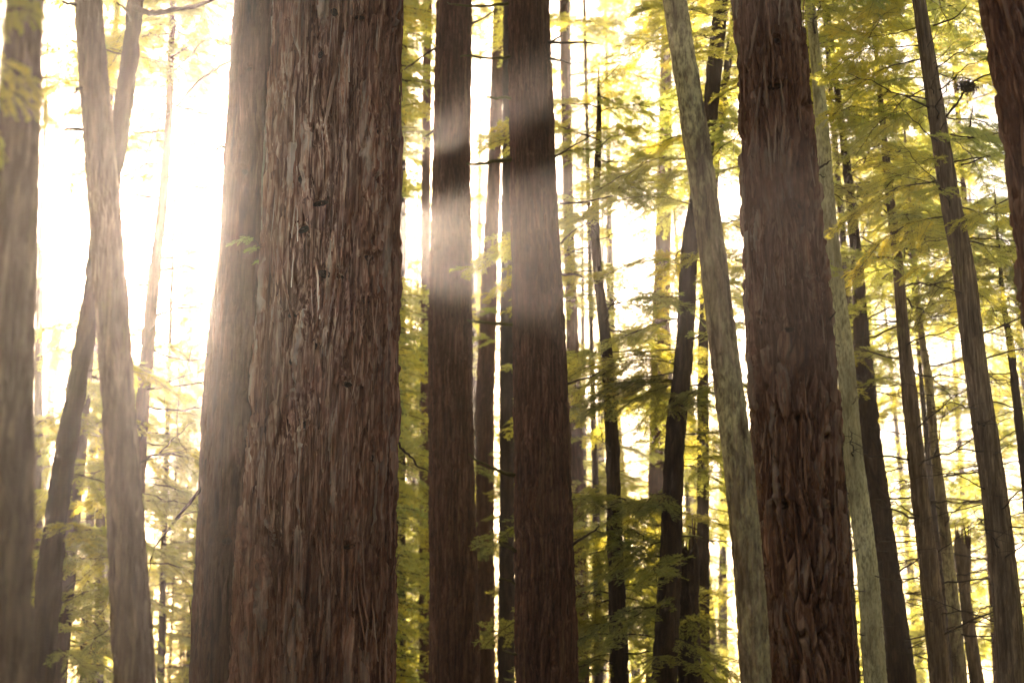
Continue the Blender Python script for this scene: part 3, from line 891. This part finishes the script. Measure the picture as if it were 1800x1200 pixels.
# small green sprig on the face of the trunk
traced_branch(T, [(464, 470), (461, 448), (452, 428), (438, 416), (424, 414)], 0.006, 0.0025, depth=15.2, name='twig')
traced_branch(T, [(461, 448), (450, 455), (440, 468)], 0.004, 0.002, depth=15.2, name='twig')
for px, py, aa in ((452, 420, 200), (456, 440, 250), (452, 462, 290)):
    c0 = at(px, py, 15.1)[0]
    w = obj('branch', BW[2], T.root, tuple(c0 - T.base), (0.2, 0.1, R_(aa)), 0.13)
    obj('foliage', LEAF['d'][2], w)
T = TREES['T3']
traced_branch(T, [(232, 12), (262, 20), (310, 15), (350, 10), (392, -2)], 0.022, 0.010, dy=1.0)
traced_branch(T, [(232, 40), (222, 22), (200, 2)], 0.014, 0.006, dy=0.4)
T = TREES['T2']
for pix in ([(140, 8), (122, 10), (108, 6)], [(152, 230), (132, 231), (120, 233)], [(150, 158), (138, 157), (128, 162)]):
    traced_branch(T, pix, 0.014, 0.008, dy=0.2)
T = TREES['T9']
traced_branch(T, [(362, 846), (335, 880), (305, 916), (280, 940), (270, 960), (262, 995)], 0.026, 0.006, dy=1.0)
traced_branch(T, [(300, 922), (320, 905), (345, 900)], 0.010, 0.004, dy=0.8)
traced_branch(T, [(374, 618), (365, 622), (358, 620)], 0.014, 0.007, dy=0.1)
traced_branch(T, [(340, 600), (318, 690), (314, 760), (332, 795)], 0.005, 0.003, depth=21.5)
T = TREES['main']
traced_branch(T, [(688, 765), (715, 790), (738, 815), (758, 836)], 0.014, 0.007, dy=-4.0)
T = TREES['M1']
traced_branch(T, [(766, 85), (742, 100), (722, 115), (712, 122)], 0.018, 0.008, dy=-0.6)
traced_branch(T, [(764, 228), (756, 236), (750, 237)], 0.020, 0.010, dy=0.2)
traced_branch(T, [(826, 44), (850, 34), (876, 22)], 0.020, 0.009, dy=-0.6)
T = TREES['R6']
# dark withered clump hanging off a branch, and branches right of it
traced_branch(T, [(1655, 215), (1680, 180), (1700, 150), (1735, 130), (1790, 118)], 0.016, 0.006, dy=0.5)
cl = at(1697, 152, 17.1)[0] - T.base
B = Bag()
rc = np.random.default_rng(77)
P = rc.normal(0, 1, (900, 3)) * np.array([0.036, 0.045, 0.03]) + np.array([(-0.06, 0, 0.02), (0.05, 0.03, 0.05), (0.0, -0.02, -0.05), (0.10, 0, -0.01)])[rc.integers(0, 4, 900)]
D = rc.normal(0, 1, (900, 3)); D[:, 2] -= 0.6
D /= np.linalg.norm(D, axis=1, keepdims=True)
B.add(*blades(P, D, rc.normal(0, 1, (900, 3)), rc.uniform(0.03, 0.09, 900), rc.uniform(0.005, 0.009, 900)))
obj('withered_clump', mesh('withered_clump', *B.get(), M['leaf_brown'], smooth=False), T.root, tuple(cl), scale=0.72)
for pix in ([(1670, 236), (1705, 240), (1730, 236), (1765, 228)], [(1690, 290), (1720, 280), (1770, 258)], [(1640, 45), (1680, 30), (1700, 12)],
            [(1648, 180), (1600, 170), (1560, 165)], [(1700, 232), (1706, 212), (1712, 185)]):
    traced_branch(T, pix, 0.012, 0.004, dy=rnd.uniform(-0.5, 0.7))
T = TREES['R']
traced_branch(T, [(1450, 580), (1462, 560), (1474, 548)], 0.012, 0.005, dy=0.2)
traced_branch(T, [(1440, 296), (1452, 290), (1461, 283)], 0.012, 0.004, dy=0.1)
# yellow bough hanging in front of the left-edge trunk
T = TREES['T1']
for px, py, aa, ln, tl in ((-40, 130, 5, 0.36, -0.3), (-30, 75, 25, 0.34, -0.5), (-20, 0, 350, 0.32, -0.3), (-40, 175, 350, 0.26, -0.9), (-10, 35, 300, 0.3, -0.4), (-45, 190, 300, 0.3, -0.6)):
    c0 = at(px, py, 6.3)[0]
    k = rnd.integers(0, 8)
    w = obj('branch', BW[k], T.root, tuple(c0 - T.base), (rnd.uniform(-0.9, 0.2), -tl, R_(aa)), ln * 0.5)
    obj('foliage', LEAF['y'][k], w)

# ------------------------------------------------------------------ far wood: reads as one mass of sprays and thin stems
def far_set(seed, nside, spacing, blade, sprig):
    return [bough_geo(seed + i, L=2.6, nside=nside, spacing=spacing, blade=blade, pairs=2, wood=False, sprig_len=sprig)[1] for i in range(5)]
FV = far_set(500, 16, 0.10, (0.115, 0.020), 0.22)
FVC = far_set(520, 13, 0.13, (0.16, 0.029), 0.26)
FVH = far_set(560, 12, 0.17, (0.21, 0.046), 0.28)
FVR = far_set(540, 6, 0.40, (0.60, 0.15), 0.5)
rf = np.random.default_rng(21)
WB = Bag()
FARP, FARR, FARS, FARI = [], [], [], []
def far_bough(p, a, tilt, s, pool):
    FARI.append({id(FV): 0, id(FVC): 5, id(FVR): 10, id(FVH): 15}[id(pool)] + rf.integers(0, 5))
    M4 = Matrix.Rotation(a, 3, 'Z') @ Matrix.Rotation(-tilt, 3, 'Y') @ Matrix.Rotation(rf.uniform(-.4, .4), 3, 'X')
    FARP.append(p); FARR.append(tuple(M4.to_euler())); FARS.append(s)
    Mx = np.array(M4)
    k = np.linspace(0, 1, 5)[:, None]
    d = Mx @ np.array([2.2 * s, 0, 0])
    WB.add(*tube(p + d * k - np.array([0, 0, 0.3 * s]) * k ** 2, np.linspace(0.02, 0.006, 5), 3))
BEAM_D, WINDOWS = 15.5, ((158, 228), (305, 575))      # gaps cut into the foliage to shape the sunbeams on the central trunks
def keeps(p, sun_block):
    """False where sprays are left out, chiefly to shape the sunbeams"""
    u, v_ = to_px(p)
    if 369 < u < 404 and 396 < v_ < 436:              # slit kept clear so sun lights the haze before the big pair
        return False
    if not sun_block and ((u - 262) / 42) ** 2 + ((v_ - 380) / 150) ** 2 < rf.uniform(0.5, 1.2):
        return False
    k = p[1] / BEAM_D
    X, Yb = SUN_PX[0] + (u - SUN_PX[0]) * k, SUN_PX[1] + (v_ - SUN_PX[1]) * k
    Yb += 0.25 * (X - 870) + rf.uniform(-26, 26)
    if 785 < X < 1060 and any(a < Yb < b for a, b in WINDOWS):
        return False
    if not sun_block and p[1] > 40 and p[2] < 13 and rf.random() < 0.13:
        return False
    return True
def far_tree(x, y, H, nb, L0, zmin=1.5, sun_block=False, pool=None):
    pool = pool or FV
    lean = rf.normal(0, 0.02)
    k = np.linspace(0, 1, 8)
    tr = np.stack([x + lean * H * k, np.full(8, y), -0.3 + (H + 0.3) * k], -1)
    WB.add(*tube(tr, (0.0016 * H if sun_block else 0.10 + 0.006 * H) * (1 - 0.93 * k), 8))
    for i in range(nb):
        z = zmin + (H - zmin) * ((i + rf.random()) / nb)
        L = L0 * (1.0 - (0.3 if sun_block else 0.7) * max(0, (z / H - 0.35) / 0.65)) * rf.uniform(0.6, 1.25)
        p = np.array([x + lean * z, y, z])
        a = rf.uniform(0, 2 * math.pi)
        d = np.array([math.cos(a), math.sin(a), -0.12]) * L
        if all(keeps(p + d * q, sun_block) for q in (0.15, 0.55, 0.95)):
            far_bough(p, a, rf.uniform(-0.35, 0.1) if not sun_block else rf.uniform(-0.1, 0.1), L / 2.6, pool)
# added dense trees, hidden behind the broadest trunk to block sun around the beams
rf = np.random.default_rng(33)
for px, Y in ((490, 43), (530, 47), (566, 43), (600, 46), (634, 42), (668, 46), (585, 53)):
    far_tree((px - 900) / FPX * Y * 1.03, Y, rf.uniform(25, 29), 230, 1.5, sun_block=True, pool=FVH)
for px, Y in ((480, 29), (525, 30.5), (566, 28.5), (605, 30), (644, 28.5), (684, 30)):  # added nearer trees whose layered sprays split the sun into bands
    far_tree((px - 900) / FPX * Y * 1.03, Y, rf.uniform(18, 20), 300, 0.95, sun_block=True, pool=FVH)
for px, Y in ((300, 46), (312, 44), (322, 47), (331, 43), (340, 45), (348, 47), (356, 44), (363, 46)):  # added trees that keep sun off the air before the left trunks
    far_tree((px - 900) / FPX * Y * 1.03, Y, rf.uniform(19, 23), 170, 0.55, sun_block=True, pool=FVH)
for px, Y in ((371, 45), (379, 43), (387, 46), (395, 44)):  # added low trees that close the sun slit from below
    far_tree((px - 900) / FPX * Y * 1.03, Y, rf.uniform(14.4, 15.0), 110, 0.55, sun_block=True, pool=FVH)
rf = np.random.default_rng(21)
ROWS = [(46, 1.0), (55, 1.0), (66, 1.0), (80, 1.0)]
for Y, k in ROWS:
    for px in np.arange(-150, 1990, 195 * 46 / Y):
        if rf.random() < 0.12:
            continue
        u = px + rf.uniform(-70, 70)
        x = (u - 900) / FPX * Y * 1.03
        far_tree(x, Y + rf.uniform(-4, 4), rf.uniform(15, 30), int(rf.uniform(42, 66)), rf.uniform(2.2, 3.8), pool=FV if Y < 60 else FVC)
for px, Y in ((965, 48), (1020, 52), (1075, 46), (1120, 58), (1190, 50), (1255, 54), (1040, 62), (1150, 66), (860, 50)):
    far_tree((px - 900) / FPX * Y * 1.03, Y, rf.uniform(20, 28), 24, rf.uniform(2.0, 3.0), pool=FV)
# the same wood closes in at both sides and behind the camera
for i in range(34):
    if i < 16:
        x, y = rf.uniform(-22, 22), rf.uniform(-20, -8)
    else:
        sg = -1 if i % 2 else 1
        y = rf.uniform(-8, 26)
        x = sg * (0.36 * max(y, 0) + rf.uniform(6, 14))
    far_tree(x, y, rf.uniform(13, 20), 36, rf.uniform(2.4, 3.4), zmin=2.0, pool=FVR)
wv, wq = WB.get()
m = mesh('far_woodland', wv, wq, M['dark'])
m.vertices.add(len(FARP))                       # loose points that carry the sprays
co_ = np.concatenate([wv, np.array(FARP)]).astype(np.float32)
m.vertices.foreach_set('co', co_.ravel())
nw = len(wv)
def pattr(name, typ, key, data, dim):
    full = np.zeros((len(co_), dim), np.float32 if dim != 0 else np.int32)
    full[nw:] = np.asarray(data).reshape(-1, dim)
    m.attributes.new(name, typ, 'POINT').data.foreach_set(key, full.ravel())
pattr('spray_rot', 'FLOAT_VECTOR', 'vector', FARR, 3)
pattr('spray_size', 'FLOAT', 'value', FARS, 1)
pattr('spray_kind', 'FLOAT', 'value', FARI, 1)
m.update()
sprays = bpy.data.collections.new('far_sprays')
for i, (v, q) in enumerate(FV + FVC + FVR + FVH):
    so = bpy.data.objects.new('spray_%02d' % i, mesh('spray', v, q, M['leaf_y'], smooth=False))
    sprays.objects.link(so)
o = obj('far_woodland', m)
ng = bpy.data.node_groups.new('scatter_sprays', 'GeometryNodeTree')
ng.interface.new_socket('Geometry', in_out='INPUT', socket_type='NodeSocketGeometry')
ng.interface.new_socket('Geometry', in_out='OUTPUT', socket_type='NodeSocketGeometry')
N = ng.nodes.new
gi, go = N('NodeGroupInput'), N('NodeGroupOutput')
def named(n, typ):
    x = N('GeometryNodeInputNamedAttribute'); x.data_type = typ; x.inputs['Name'].default_value = n
    return x.outputs['Attribute']
ci_ = N('GeometryNodeCollectionInfo'); ci_.inputs['Collection'].default_value = sprays
ci_.inputs['Separate Children'].default_value = True
ci_.inputs['Reset Children'].default_value = True
ip = N('GeometryNodeInstanceOnPoints')
ip.inputs['Pick Instance'].default_value = True
cmpn = N('FunctionNodeCompare'); cmpn.data_type = 'FLOAT'; cmpn.operation = 'GREATER_THAN'; cmpn.inputs[1].default_value = 0.01
er = N('FunctionNodeEulerToRotation')
jn = N('GeometryNodeJoinGeometry')
Lk = ng.links.new
sz = named('spray_size', 'FLOAT')
Lk(sz, cmpn.inputs[0])
Lk(gi.outputs[0], ip.inputs['Points'])
Lk(cmpn.outputs[0], ip.inputs['Selection'])
Lk(ci_.outputs[0], ip.inputs['Instance'])
Lk(named('spray_kind', 'FLOAT'), ip.inputs['Instance Index'])
Lk(named('spray_rot', 'FLOAT_VECTOR'), er.inputs[0])
Lk(er.outputs[0], ip.inputs['Rotation'])
Lk(sz, ip.inputs['Scale'])
Lk(gi.outputs[0], jn.inputs[0])
Lk(ip.outputs[0], jn.inputs[0])
Lk(jn.outputs[0], go.inputs[0])
o.modifiers.new('sprays', 'NODES').node_group = ng
o['kind'] = 'stuff'
o['label'] = 'blurred sunlit yellow-green woodland filling the far background'
print('far sprays', len(FARP))

# ------------------------------------------------------------------ haze
bx = np.array([(x, y, z) for x in (-100, 100) for y in (-50, 135) for z in (-1.5, 36)], float)
bq = [(0, 1, 3, 2), (4, 6, 7, 5), (0, 4, 5, 1), (2, 3, 7, 6), (0, 2, 6, 4), (1, 5, 7, 3)]
t = NT('haze_air')
pv = t.n('ShaderNodeVolumePrincipled')
pv.inputs['Color'].default_value = (0.97, 0.95, 0.92, 1)
pv.inputs['Density'].default_value = HAZE_DENSITY
pv.inputs['Anisotropy'].default_value = HAZE_G
t.l(pv.outputs[0], t.out.inputs['Volume'])
hz = obj('haze', mesh('haze', bx, bq, t.m, smooth=False))
hz['kind'] = 'stuff'
